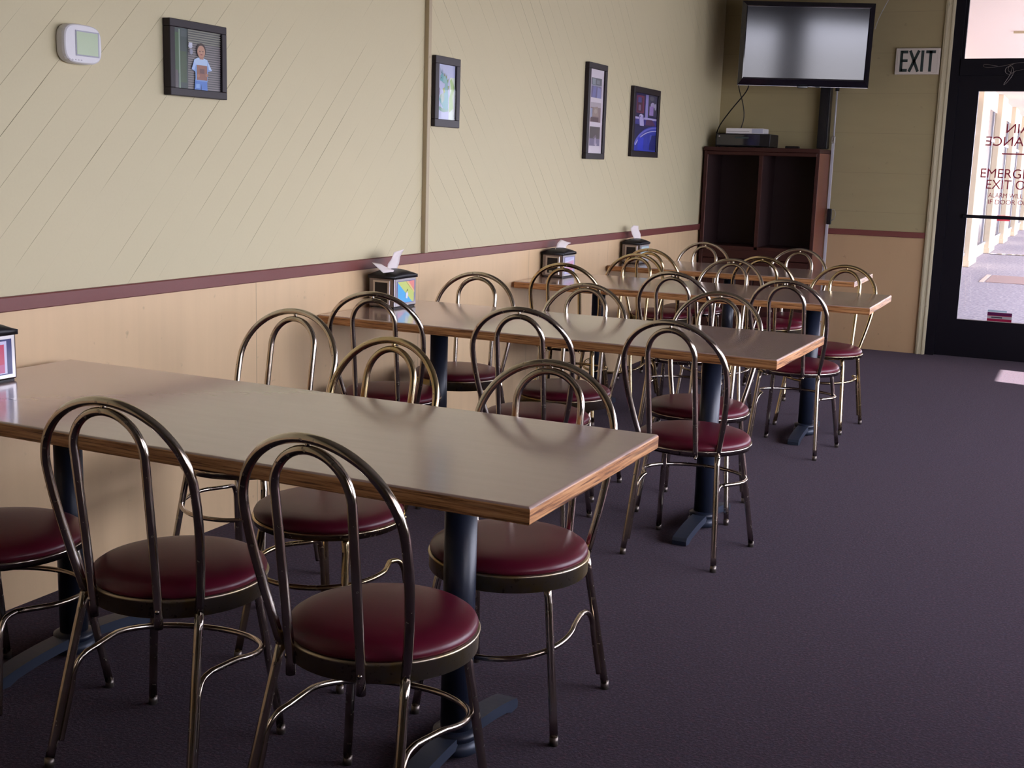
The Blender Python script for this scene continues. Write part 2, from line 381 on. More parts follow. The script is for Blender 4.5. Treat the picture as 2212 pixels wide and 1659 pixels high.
def put_text(txt, z, size, half, mirror=False, name='lettering'):
    me = text_mesh(txt, size, M_RED, .0004, 1., mirror, bold=0.); me.name = name
    xs = [v.co.x for v in me.vertices]; c0 = (min(xs)+max(xs))/2; k = 2*half/(max(xs)-min(xs))
    for v in me.vertices: v.co.x = (v.co.x-c0)*k
    o = link(name, me, d1); o.location = (LC, .034, z); o.rotation_euler = (PI/2, 0, 0); return o
put_text('MAIN', 1.752, .100, .121, True); put_text('ENTRANCE', 1.655, .100, .262, True)
ln = B(); ln.box((LC-.137, .0335, 1.590), (LC+.137, .0345, 1.600), M_RED); ln.build('rule_line', d1)
put_text('EMERGENCY', 1.412, .100, .275); put_text('EXIT ONLY', 1.328, .100, .226)
put_text('ALARM WILL SOUND', 1.262, .050, .205); put_text('IF DOOR OPENED', 1.212, .050, .201)
st = B(); sx0, sx1 = 2.243-dcx, 2.423-dcx
st.box((sx0, .034, .305), (sx1, .035, .375), cmat((.30, .01, .05))); st.box((sx0, .033, .352), (sx1, .034, .375), cmat((.10, .01, .07)))
st.box((sx0, .033, .325), (sx1, .034, .347), cmat((.42, .38, .40))); st.box((sx0+.03, .0325, .331), (sx0+.11, .033, .340), cmat((.05, .04, .06)))
st.box((sx0, .0340, .378), (sx1-.04, .0350, .392), cmat((.45, .60, .70)))
st.build('alarm_sticker', d1)

# ------------------------------------------------------------------ outside
pv = B(); pv.box((-1, D+.12, -.10), (4.6, 60, -.005), M_CONC); pv.box((W+.12, -14, -.10), (W+3.4, D+.12, -.005), M_CONC); pv.box((4.6, D+.12, -.10), (W+3.4, 60, -.005), M_CONC)
tag(pv.build('floor_walkway'), kind='structure')
ap = B(); ap.box((W+3.4, -40, -.2), (60, 60, -.12), M_ASPH); tag(ap.build('floor_parking'), kind='structure')
cy = B(); cy.box((W+.12, -14, 2.95), (W+5.2, 1.0, 3.15), M_STUCCO); cy.box((W+.12, 1.0, 2.95), (W+1.9, 7.65, 3.15), M_STUCCO); tag(cy.build('ceiling_sun_blocker'), kind='structure')  # unseen canopy added to block sun, its depths stepped to steer daylight
cy = B(); cy.box((-1, D+.12, 2.97), (6.3, 60, 3.3), M_STUCCO)  # unseen outer width added to keep sun off the walkway
for yy in (13.8, 22.0, 30.0): cy.box((1.95, yy, 2.945), (6.2, yy+.06, 2.975), M_BATTEN)
tag(cy.build('ceiling_walkway'), kind='structure')
fc = B(); fc.box((.95, D+.12, 0), (1.12, 60, .18), M_STUCCO); fc.box((.95, D+.12, 2.62), (1.12, 60, 2.97), M_STUCCO); fc.box((.4, 59.6, 0), (6.2, 60, 2.97), M_STUCCO)
tag(fc.build('wall_shopfront'), kind='structure')
sg = B(); sg.box((1.09, D+.12, .18), (1.11, 59.5, 2.62), M_SHOPGLASS)
y = D+.2
while y < 58:
    sg.box((1.09, y, .18), (1.13, y+.06, 2.62), M_GREYALU); y += 1.4
sg.box((1.09, D+.12, 2.08), (1.128, 59.5, 2.14), M_GREYALU); sg.box((1.09, D+.12, .18), (1.14, 59.5, .23), M_GREYALU)
tag(sg.build('window_8'), kind='structure')
pl = None
for i in range(2, 9):
    yb = 11.72 + 4.23*i
    if pl is None:
        q = B(); q.box((-.03, 0, 0), (.08, 1.35, 2.975), M_PILLAR, .01, 1); q.box((-.03, -.01, -.002), (.09, 1.36, .10), M_PILLAR, .006, 1)
        o = q.build('pillar'); pl = o
    else: o = pl.copy(); col.objects.link(o)
    o.location = (1.13, yb, 0)
    if i == 2: lab = 'widest cream pillar outside, at the left edge of the door glass'
    else: lab = 'cream pillar outside, %s one beyond the widest pillar seen through the door' % ['first', 'second', 'third', 'fourth', 'fifth', 'sixth'][i-3]
    tag(o, lab, 'pillar', 'pillars along the outdoor walkway')
mt = B(); mt.box((1.68, 17.35, -.004), (3.3, 18.7, .004), M_MAT); mt.box((1.60, 17.30, -.004), (1.66, 18.75, .003), M_SIGN)
tag(mt.build('paver_patch'), 'brownish flat paver patch on the grey walkway seen through the door', 'paving')
mt = B(); mt.box((1.25, 24.2, -.004), (2.5, 24.5, .004), M_SHOPGLASS); tag(mt.build('drain_strip'), 'thin dark strip across the walkway beyond the brownish patch', 'drain')
hs = B(); hs.box((1.17, 26.5, .56), (1.42, 26.52, .67), cmat((.45, .03, .05))); hs.box((1.10, 26.505, .60), (1.18, 26.515, .63), M_GREYALU)
tag(hs.build('hanging_sign'), 'small red sign sticking out from the shopfront, seen below the push bar', 'sign')

# ------------------------------------------------------------------ tables
L, TW, TH, TT = 1.9355, .758, .757, .036
def make_table(L):
    t = empty('dining_table')
    s = B(); s.box((.0069, .0069, TH-TT+.001), (L-.0069, TW-.0069, TH), M_LAM); s.build('tabletop', t)
    e = B()
    # four mitred oak bands with eased edges
    def band(a, b_, n, m):
        # cross-section in (offset outward, z)
        prof = [(-.010, TH-TT), (-.002, TH-TT), (0, TH-TT+.003)] + [(-.007+.007*math.cos(PI/2*q/6), TH-.007+.007*math.sin(PI/2*q/6)) for q in range(7)] + [(-.0075, TH-.0004), (-.010, TH-.0004)]
        a = Vector(a); b_ = Vector(b_); dr = (b_-a).normalized(); n = Vector(n); vs = []
        for o_, z in prof: vs.append(a+n*o_-dr*o_ + Vector((0, 0, z)))
        for o_, z in prof: vs.append(b_+n*o_+dr*o_ + Vector((0, 0, z)))
        k = len(prof); fs = [[i, i+k, (i+1) % k + k, (i+1) % k] for i in range(k)] + [list(range(k)), [k+i for i in range(k)][::-1]]
        e.add(vs, fs, m); n0 = len(e.f)-len(fs); lam = e.mi(M_LAM)
        for q in (5, 6, 7, 8): e.m[n0+q] = lam
    band((0, 0, 0), (L, 0, 0), (0, -1, 0), M_OAKX); band((L, 0, 0), (L, TW, 0), (1, 0, 0), M_OAKY)
    band((L, TW, 0), (0, TW, 0), (0, 1, 0), M_OAKX); band((0, TW, 0), (0, 0, 0), (-1, 0, 0), M_OAKY)
    e.build('edge_band', t)
    for px in ((.365, L-.345) if L > 1.8 else (.735,)):
        pc = B(); py = TW/2
        pc.lathe([(.0385, .045), (.0385, .694)], M_IRON, (px, py, 0), 28); pc.lathe([(.045, .040), (.056, .048), (.056, .062), (.040, .068)], M_IRON, (px, py, 0), 28)
        pc.box((px-.03, py-.20, .70), (px+.03, py+.20, .7205), M_IRON, .003, 1); pc.lathe([(.05, .690), (.05, .702)], M_IRON, (px, py, 0), 24)
        pd = pc.build('pedestal', t)
        ft = B(); prof = []
        n = 10; ln_ = .285
        top = [(ln_*k/n, .060 - .030*(k/n)**2.2) for k in range(n+1)]; bot = [(ln_*k/n, .033*(1-(k/n)**2)*(1 if k < n-1 else 1)) for k in range(n)]
        half = top + [(ln_+.008, .018), (ln_+.006, .002), (ln_-.03, .001)] + [(q, max(z, .004)) for q, z in bot[::-1][1:]]
        for sgn in (-1, 1):
            pr = [(py+sgn*q, z) for q, z in half]
            ft.prism(pr, px-.028, px+.028, M_IRONWORN, axis=0)
        ft.lathe([(.052, .010), (.060, .016), (.060, .034), (.048, .046)], M_IRONWORN, (px, py, 0), 28)
        ft.build('foot', pd)
    return t
tbl = [(0.0452, 1.4249, -.0043, L, 'oak-edged laminate table nearest the camera, with a grey-brown top'),
       (0.0205, 3.5878, -.0197, L, 'oak-edged laminate table, second from the camera, its napkin holder showing a rainbow card'),
       (0.0205, 5.5043, .0076, L, 'oak-edged laminate table, third from the camera, its bright end nearest the door'),
       (0.0205, 6.9696, .0132, 1.6076, 'short oak-edged laminate table farthest from the camera, in front of the cabinet')]
T0 = None
for k, (x, y, r, l, lab) in enumerate(tbl):
    if k == 0: t = T0 = make_table(l)
    elif l == L: t = copy_tree(T0)
    else: t = make_table(l)
    t.location = (x, y, 0); t.rotation_euler = (0, 0, r); tag(t, lab, 'table', 'dining tables set end-on to the wall')

# ------------------------------------------------------------------ chairs
keys = 'R zs rd a yo zw w zb H ya q b zi wi zbi Hi fx fy gx gy sz sr tx hx sd ey'.split()
V1 = dict(zip(keys, [0.2015, 0.4299, 0.041, 0.1583, -0.143, 0.4019, 0.1974, 0.7034, 0.8808, -0.2478, 1.08, 0.0882, 0.37, 0.0939, 0.7669, 0.8591, 0.1942, -0.2391, 0.1928, 0.1311, 0.2515, 0.1811, 0.12, 0.1503, 0.0381, 0.0153]))
V2 = dict(zip(keys, [0.2080, 0.4231, 0.017, 0.147, -0.1398, 0.4133, 0.1928, 0.7124, 0.8827, -0.2792, 1.0794, 0.0881, 0.4078, 0.0875, 0.7629, 0.8565, 0.1759, -0.1934, 0.1898, 0.1703, 0.2875, 0.1934, 0.12, 0.1516, 0.0127, 0.0259]))
TR = .0104
def make_chair(d, metal, apron):
    t = empty('dining_chair')
    R, zs = d['R'], d['zs']
    # cushion
    s = B(); s.lathe([(.02, zs+.0), (R-.02, zs-.002), (R-.004, zs+.001), (R, zs+.007), (R+.0005, zs+.013), (R-.004, zs+.021), (R-.014, zs+.028), (R-.032, zs+.034), (R-.065, zs+.0385), (R-.11, zs+.041), (.05, zs+.042), (.004, zs+.0425)], M_SEAT, seg=64)
    s.build('seat', t)
    a = B(); zb = zs-d['rd']
    a.lathe([(.01, zb+.004), (R-.03, zb+.004), (R-.006, zb), (R+.001, zb), (R+.002, zs-.006), (R+.0045, zs-.004), (R+.0055, zs), (R+.003, zs+.003), (R-.004, zs+.002)], apron, seg=64)
    a.build('seat_ring', t)
    # outer hoop (above the waist) and rear legs (below) follow one line
    Y = lambda z: d['yo']+(d['ya']-d['yo'])*max(0, (z-d['zw'])/(d['H']-d['zw']))**d['q']
    half = []
    for i in range(15):
        u = i/14; half.append((d['a']+(d['w']-d['a'])*(1.5*u-.5*u**3), Y(d['zw']+(d['zb']-d['zw'])*u), d['zw']+(d['zb']-d['zw'])*u))
    for i in range(1, 21):
        u = PI/2*i/20; z = d['zb']+(d['H']-d['zb'])*math.sin(u); half.append((d['w']*math.cos(u), Y(z), z))
    full = [(-x, y, z) for x, y, z in half[:-1]] + half[::-1]
    h = B(); h.tube(full, TR, metal, 16); h.build('back_hoop', t)
    yi = -math.sqrt((R+.0125)**2-d['b']**2); YI = lambda z: yi+(d['ya']+.001-yi)*max(0, (z-d['zw'])/(d['Hi']-d['zw']))**d['q']
    half = []
    for i in range(15):
        u = i/14; z = d['zi']+(d['zbi']-d['zi'])*u; half.append((d['b']+(d['wi']-d['b'])*u, YI(z), z))
    for i in range(1, 17):
        u = PI/2*i/16; z = d['zbi']+(d['Hi']-d['zbi'])*math.sin(u); half.append((d['wi']*math.cos(u), YI(z), z))
    full = [(-x, y, z) for x, y, z in half[:-1]] + half[::-1]
    h = B(); h.tube(full, TR*.97, metal, 14); h.build('inner_hoop', t)
    for sx in (-1, 1):
        lg = B(); pts = [(sx*(d['fx']+(d['a']-d['fx'])*u), d['fy']+(d['yo']-d['fy'])*u, .012+(d['zw']-.012)*u) for u in [i/10 for i in range(11)]]
        lg.tube(pts, TR, metal, 14); lo = lg.build('leg', t)
        ft = B(); ft.tube([(sx*d['fx'], d['fy'], 0), (sx*(d['fx']-.0005), d['fy']+.001, .022)], TR+.0006, M_RUBBER, 14); ft.build('foot_tip', lo)
    zt = zb
    for sx in (-1, 1):
        ty = math.sqrt(max((R-.022)**2-d['hx']**2, 0))
        raw = [(sx*(d['hx']-.03), ty-.03, zt+.001), (sx*(d['hx']-.004), ty-.004, zt-.004), (sx*(d['hx']+.003), ty+.001, zt-.04), (sx*d['gx'], d['gy'], .012)]
        pts = chaikin(raw[:3], 3); last = Vector(raw[3]); q = pts[-1]; pts += [q.lerp(last, i/6) for i in range(1, 7)]
        lg = B(); lg.tube(pts, TR, metal, 14); lo = lg.build('leg', t)
        ft = B(); ft.tube([(sx*d['gx'], d['gy'], 0), (sx*(d['gx']-.001), d['gy'], .022)], TR+.0006, M_RUBBER, 14); ft.build('foot_tip', lo)
    # stretcher: one bent rod down along the rear legs and round inside the front legs
    sz, r = d['sz'], d['sr']
    def leg_at(z): u = z/d['zw']; return d['fx']+(d['a']-d['fx'])*u, d['fy']+(d['yo']-d['fy'])*u
    off = TR+.0075
    x1, y1 = leg_at(.055); x2, y2 = leg_at(sz-.07); x3, y3 = leg_at(sz)
    side = [(x1-.004, y1+off, .055), (x2-.004, y2+off, sz-.07), (x2-.005, y2+off+.004, sz-.035), (x3-.006, y3+off+.012, sz-.004), (x3-.008, y3+.070, sz)]
    arc = []
    for i in range(15):
        u = -.25+(PI/2+.25)*i/14; arc.append((r*math.cos(u), d['ey']+r*.95*math.sin(u), sz-d['sd']*(math.sin(u)+.25)/1.25))
    sd_ = [tuple(p) for p in chaikin(side, 2)]
    hf = sd_ + arc
    full = [(-x, y, z) for x, y, z in hf[:-1]] + hf[::-1]
    # soften the whole run once so the joins bend like rod
    s = B(); s.tube(chaikin(full, 1), .0072, metal, 12)
    for sx in (-1, 1):   # weld pins to the front legs
        u = .62; zc = sz-d['sd']*(math.sin(u)+.25)/1.25; k = zc/(zt-.04)
        lx, ly = d['gx']+(d['hx']+.003-d['gx'])*k, d['gy']+(math.sqrt(max((R-.022)**2-d['hx']**2, 0))-d['gy'])*k
        s.tube([(sx*r*math.cos(u), d['ey']+r*.95*math.sin(u), zc), (sx*lx, ly, zc)], .004, metal, 8)
    s.build('stretcher', t)
    pn = B(); pn.tube([(0, d['ya'], d['Hi']+.004), (0, d['ya'], d['H']-.004)], .006, metal, 8); pn.build('weld', t)
    for sx in (-1, 1):
        v = Vector((sx*d['a'], d['yo'], 0)).normalized()
        pn = B(); pn.tube([(sx*d['a']-v.x*.012, d['yo']-v.y*.012, zs-.018), (sx*d['a']+v.x*.013, d['yo']+v.y*.013, zs-.018)], .005, metal, 8); pn.build('rivet', t)
        v = Vector((sx*d['b'], yi, 0)).normalized()
        pn = B(); pn.tube([(sx*d['b']-v.x*.014, yi-v.y*.014, zs-.018), (sx*d['b']+v.x*.012, yi+v.y*.012, zs-.018)], .005, metal, 8); pn.build('rivet', t)
    return t
protos = {}
CH = [  # x, y, turn, shape, brassy, words
 (0.4700, 1.5070, -.0140, 2, 0, 'burgundy-seated chair cut by the left picture edge, near side of the nearest table'),
 (1.0301, 1.5324, .0603, 1, 0, 'hoop-back chair on near side of the nearest table, middle of its row'),
 (1.6239, 1.4755, -.0806, 1, 0, 'closest hoop-back chair of all, near side of the nearest table, aisle end'),
 (0.4694, 2.5104, 3.1439, 2, 0, 'hoop-back chair facing us beyond the nearest table, standing closest to the wall'),
 (1.0475, 2.1339, 3.0086, 2, 1, 'brassy hoop-back chair facing us beyond the nearest table, middle of its row'),
 (1.6362, 2.0689, 3.1694, 1, 0, 'chair facing us beyond the nearest table at its aisle end, deep tarnished apron'),
 (0.3060, 3.7037, .2600, 2, 0, 'chair on near side of the second table closest to wall, before rainbow card'),
 (1.0130, 3.6256, .1409, 2, 0, 'hoop-back chair on near side of the second table, middle of its row'),
 (1.6521, 3.6204, -.0832, 2, 0, 'hoop-back chair on near side of the second table at its aisle end'),
 (0.3081, 4.2967, 3.2631, 1, 0, 'hoop-back chair facing us beyond the second table, closest to the wall'),
 (0.9050, 4.1587, 3.1768, 1, 0, 'hoop-back chair facing us beyond the second table, middle of its row'),
 (1.5010, 4.1730, 3.1644, 2, 0, 'hoop-back chair facing us beyond the second table at its aisle end'),
 (0.3416, 5.6184, .1493, 2, 1, 'chair on near side of the third table, closest to the wall'),
 (1.0161, 5.5553, -.0215, 2, 0, 'hoop-back chair on near side of the third table, middle of its row'),
 (1.6173, 5.5328, -.0742, 2, 0, 'hoop-back chair on near side of the third table at its aisle end'),
 (0.3992, 6.1468, 3.0131, 1, 1, 'golden hoop-back chair facing us beyond the third table, closest to the wall'),
 (1.0189, 6.1640, 3.1741, 2, 0, 'hoop-back chair facing us beyond the third table, middle of its row'),
 (1.6177, 6.2110, 2.9741, 2, 1, 'golden hoop-back chair facing us beyond the third table, against the peach wall'),
 (0.3580, 7.1430, -.1054, 1, 1, 'golden chair on near side of the farthest table, closest to the wall'),
 (1.1077, 7.0800, -.0785, 1, 1, 'golden chair on near side of the farthest table, toward the aisle'),
 (0.4173, 7.6343, 3.1750, 2, 0, 'chair facing us beyond the farthest table, closest to the wall, before the cabinet'),
 (1.1250, 7.5420, 3.2012, 2, 0, 'chair facing us beyond the farthest table, toward the aisle')]
for x, y, r, shp, br, place in CH:
    k = (shp, br)
    if k not in protos:
        protos[k] = make_chair(V1 if shp == 1 else V2, M_BRASS if br else M_NICKEL, M_APRON if shp == 1 else (M_BRASS if br else M_NICKEL)); o = protos[k]
    else: o = copy_tree(protos[k])
    o.location = (x, y, 0); o.rotation_euler = (0, 0, r)
    tag(o, place, 'chair', 'hoop-back cafe chairs around the tables')

# ------------------------------------------------------------------ napkin dispensers and tissues
def dispenser(x0, y0, rot, label, art, face):
    t = empty('napkin_dispenser', (x0, y0, TH), rot, label, 'napkin holder', 'napkin dispensers on the wall ends of the tables')
    wx, wy, h = .132, .188, .142
    b = B(); b.box((0, 0, .004), (wx, wy, h), M_DISP, .006, 2); b.box((.006, .006, 0), (wx-.006, wy-.006, .008), M_BLACK)
    b.build('body', t)
    # domed lid
    pts = [(-.004, h-.012), (-.004, h+.002)] + [(-.004+(wx+.008)*(.5-.5*math.cos(PI*k/10)), h+.002+.026*math.sin(PI*k/10)) for k in range(1, 10)] + [(wx+.004, h+.002), (wx+.004, h-.012)]
    l = B()
    V = []; F = []; nY = 9
    for j in range(nY):
        yy = -.004+(wy+.008)*j/(nY-1); s_ = math.sin(PI*j/(nY-1))**.6 if 0 < j < nY-1 else 0.
        for a, z in pts: V.append((a, yy, (h+.002)+(z-h-.002)*(s_ if z > h+.002 else 1)))
    n = len(pts)
    for j in range(nY-1):
        for i in range(n): F.append([j*n+i, j*n+(i+1) % n, (j+1)*n+(i+1) % n, (j+1)*n+i])
    F.append(list(range(n))[::-1]); F.append([(nY-1)*n+i for i in range(n)])
    l.add(V, F, M_BLACK, True); l.build('lid', t)
    # opening plate on the side facing the camera
    p_ = B(); p_.box((.022, -.003, .016), (wx-.022, .001, h-.018), M_CHROME, .002, 1); p_.box((.034, -.0045, .026), (wx-.034, -.001, h-.028), M_BLACK)
    p_.box((.048, -.0055, .028), (.066, -.003, .040), cmat((.45, .42, .30)))
    p_.build('dispensing_plate', t)
    # card on the face towards the room: local +X, u along +Y
    c = B(); e = wx+.0012
    c.box((wx-.001, .008, .010), (wx+.001, wy-.008, h-.012), M_CHROME)
    U = lambda u: .018+(wy-.036)*u; Z = lambda v: .020+(h-.042)*v
    for i, (pts, colr) in enumerate(art):
        ee = e+.0004*i; c.add([(ee, U(u), Z(v)) for u, v in pts], [list(range(len(pts)))], cmat(colr, .2))
    c.build('advert_card', t)
    return t
sq = [(0, 0), (1, 0), (1, 1), (0, 1)]
rainbow = [(sq, (.20, .18, .42)), ([(.05, .03), (.96, .03), (.96, .97), (.05, .97)], (.62, .72, .22)),
           ([(.05, .95), (.07, .20), (.45, .03), (.86, .03)], (.12, .50, .88)), ([(.05, .03), (.45, .03), (.05, .28)], (.75, .32, .45)),
           ([(.62, .97), (.96, .97), (.96, .52)], (.85, .30, .26)), ([(.50, .97), (.62, .97), (.96, .52), (.96, .42)], (.88, .62, .28)),
           ([(.47, .22), (.58, .20), (.62, .40), (.55, .52), (.48, .42)], (.75, .78, .88)), ([(.54, .52), (.60, .56), (.57, .62)], (.14, .12, .10))]
redcard = [(sq, (.07, .08, .20)), ([(.02, .03), (.88, .03), (.88, .95), (.02, .95)], (.72, .70, .92)), ([(.02, .06), (.82, .06), (.82, .86), (.02, .86)], (.62, .085, .16)),
           ([(.02, .06), (.82, .06), (.82, .30), (.02, .25)], (.62, .16, .32))]
def circ(cu, cv, ru, rv, a0, a1, n=12): return [(cu+ru*math.cos(a0+(a1-a0)*k/n), cv+rv*math.sin(a0+(a1-a0)*k/n)) for k in range(n+1)]
def ring(cu, cv, ru, rv, th, a0, a1, n=14): return circ(cu, cv, ru, rv, a0, a1, n) + circ(cu, cv, ru*(1-th), rv*(1-th), a1, a0, n)
redcard += [(ring(.60, .46, .055, .065, .45, -PI*.9, PI*.5), (.9, .88, .92)), (ring(.60, .58, .05, .06, .45, PI*.2, PI*1.5), (.9, .88, .92))]
pink = [(sq, (.30, .28, .50)), ([(.04, .03), (.96, .03), (.96, .97), (.04, .97)], (.62, .62, .85)), ([(.10, .20), (.92, .16), (.92, .80), (.10, .74)], (.72, .45, .62)), ([(.10, .66), (.92, .78), (.92, .88), (.10, .74)], (.75, .75, .90)),
        ([(.5, .22), (.78, .22), (.78, .62), (.5, .55)], (.72, .33, .48))]
teal = [(sq, (.40, .46, .50)), ([(.04, .03), (.96, .03), (.96, .97), (.04, .97)], (.50, .64, .66)), ([(.10, .1), (.92, .1), (.92, .5), (.10, .5)], (.62, .55, .60)), ([(.15, .62), (.85, .7), (.85, .80), (.15, .74)], (.18, .30, .34))]
dispenser(.061, 1.652, 0., 'steel napkin holder with a red card, cut by the left edge on the nearest table', redcard, 0)
dispenser(.036, 3.955, -.02, 'steel napkin holder with a rainbow striped card on the second table', rainbow, 0)
dispenser(.020, 5.885, .0, 'steel napkin holder with a pale pink card on the third table', pink, 0)
dispenser(.024, 7.220, .0, 'steel napkin holder with a pale teal card on the farthest table', teal, 0)
def tissue(loc, polys, label):
    b = B()
    for strip in polys:
        V = []; F = []
        for q in strip: V += [Vector(q[0]), Vector(q[1])]
        for i in range(len(strip)-1): F.append([2*i, 2*i+1, 2*i+3, 2*i+2])
        b.add(V, F, M_PAPER, True)
    o = b.build('paper_napkin', None, loc)
    m = o.modifiers.new('sub', 'SUBSURF'); m.subdivision_type = 'SIMPLE'; m.levels = m.render_levels = 2
    m = o.modifiers.new('thick', 'SOLIDIFY'); m.thickness = .0008
    tag(o, label, 'napkin', 'paper napkins pulled out of the dispensers')
zt = TH+.142+.026
tissue((.120, 4.040, zt-.006), [[((-.020, -.035, 0), (-.020, .045, 0)), ((-.012, -.045, .030), (-.016, .060, .028)), ((.010, -.050, .055), (-.020, .075, .056)), ((.004, -.020, .082), (-.004, .082, .090))],
                               [((-.018, -.030, .004), (.016, .0, .0)), ((-.030, -.075, .032), (.018, -.050, -.002)), ((-.045, -.125, .040), (.004, -.110, -.004))]], 'crumpled white tissue rising from the rainbow-card napkin holder')
tissue((.093, 5.990, zt-.006), [[((-.016, -.045, 0), (.014, .03, 0)), ((-.018, -.015, .034), (.016, .045, .018)), ((-.018, .030, .052), (.018, .070, .026)), ((-.010, .060, .044), (.014, .115, .030))],
                               [((-.014, -.040, 0), (.002, -.075, -.004)), ((-.012, -.060, .006), (-.002, -.085, -.006))]], 'limp white tissue drooping from the pink-card napkin holder')
tissue((.098, 7.31, zt-.008), [[((-.014, -.015, 0), (.010, .045, 0)), ((-.024, -.045, .042), (.006, .050, .036)), ((-.030, -.060, .078), (-.006, .035, .072)), ((-.022, -.030, .098), (-.004, .024, .094))]], 'upright white tissue in the teal-card napkin holder')

# ------------------------------------------------------------------ framed pictures on the left wall (facing +X, u along +Y)
def frame(name, y0, y1, z0, z1, fw, depth, label, art, mat_w=0., mat_col=None, cat='picture'):
    t = empty(name, (0.0, (y0+y1)/2, z0), 0, label, cat, 'framed pictures on the left wall')
    hy = (y1-y0)/2; h = z1-z0; f = B()
    for a, b_ in (((.001, -hy, 0), (depth, hy, fw)), ((.001, -hy, h-fw), (depth, hy, h)), ((.001, -hy, fw), (depth, -hy+fw, h-fw)), ((.001, hy-fw, fw), (depth, hy, h-fw))):
        f.box(a, b_, M_DARKFRAME, .0018, 1)
    f.build('frame', t)
    p = B(); x0 = depth-.012; iy0, iy1, iz0, iz1 = -hy+fw, hy-fw, fw, h-fw
    bk = B(); bk.box((.0015, iy0, iz0), (x0, iy1, iz1), cmat(mat_col or (.1, .1, .1), .5)); bk.build('mount' if mat_col else 'backing', t)
    e0 = x0+.0006
    def area(ar, u0, v0, u1, v1, nm):
        q = B()
        for i, (pts, c) in enumerate(ar):
            if len(pts) < 3: continue
            V = [(e0+.00012*i, iy0+(iy1-iy0)*(u0+(u1-u0)*u), iz0+(iz1-iz0)*(v0+(v1-v0)*v)) for u, v in pts]
            q.add(V, [list(range(len(V)))], cmat(c, .35))
        return q.build(nm, t)
    for ar, u0, v0, u1, v1, nm in art: area(ar, u0, v0, u1, v1, nm)
    gl = B(); xg = depth-.004; gl.add([(xg, iy0, iz0), (xg, iy1, iz0), (xg, iy1, iz1), (xg, iy0, iz1)], [(0, 1, 2, 3)], M_GLAZE); gl.build('glazing', t)
    return t
def R_(a, b_, c, d): return [(a, b_), (c, b_), (c, d), (a, d)]
boy = [(sq, (.085, .085, .085))]
boy += [(R_(0, 0, .30, 1), (.045, .062, .055)), (R_(0, .25, .12, .92), (.05, .10, .04)), (R_(.13, .1, .28, .62), (.055, .085, .04)), (R_(0, 0, .1, .30), (.11, .085, .09)), (R_(.12, 0, .145, .98), (.30, .38, .28)), (R_(.16, .86, .30, 1), (.07, .09, .09))]
for k in range(26):
    v = k/26; cshade = (.25, .215, .215) if k < 20 else (.26, .25, .20)
    boy.append((R_(.30, v+.012, 1, v+.034), cshade))
boy += [(circ(.345, .72, .045, .035, 0, 2*PI), (.55, .55, .66)), (circ(.36, .63, .035, .05, 0, 2*PI), (.30, .30, .38)), (R_(.315, .73, .385, .78), (.62, .62, .72))]
boy += [([(.42, .0), (.70, .0), (.69, .17), (.43, .17)], (.10, .22, .60)), ([(.545, 0), (.575, 0), (.57, .11)], (.05, .09, .25)), (R_(.45, .03, .53, .10), (.25, .42, .75)),
        ([(.36, .34), (.44, .30), (.44, .15), (.70, .15), (.71, .32), (.80, .35), (.70, .52), (.62, .545), (.50, .545), (.42, .51)], (.22, .36, .68)),
        ([(.42, .42), (.70, .42), (.70, .52), (.62, .545), (.50, .545), (.42, .51)], (.48, .62, .85)), ([(.36, .34), (.42, .33), (.45, .42), (.42, .50)], (.42, .56, .85)), ([(.80, .345), (.73, .36), (.70, .50)], (.55, .68, .88)),
        ([(.47, .17), (.69, .17), (.69, .42), (.47, .42)], (.30, .125, .085)), ([(.53, .28), (.63, .28), (.63, .36), (.53, .36)], (.16, .07, .06)), (circ(.50, .24, .03, .03, 0, 2*PI), (.42, .20, .13)), (circ(.68, .26, .03, .03, 0, 2*PI), (.42, .20, .13)),
        (circ(.565, .67, .10, .125, 0, 2*PI, 20), (.055, .03, .025)), (circ(.565, .645, .083, .108, 0, 2*PI, 20), (.52, .27, .18)), (R_(.53, .52, .61, .56), (.45, .22, .16)),
        (circ(.535, .655, .014, .008, 0, 2*PI), (.06, .03, .03)), (circ(.60, .655, .014, .008, 0, 2*PI), (.06, .03, .03)), (circ(.567, .60, .026, .010, 0, 2*PI), (.35, .11, .10)), (circ(.568, .63, .012, .014, 0, 2*PI), (.60, .34, .24))]
frame('picture_frame', 2.690, 2.990, 1.596, 1.849, .026, .032, 'dark frame with a photo of a child in light blue holding a brown object', [(boy, 0, 0, 1, 1, 'photo')])
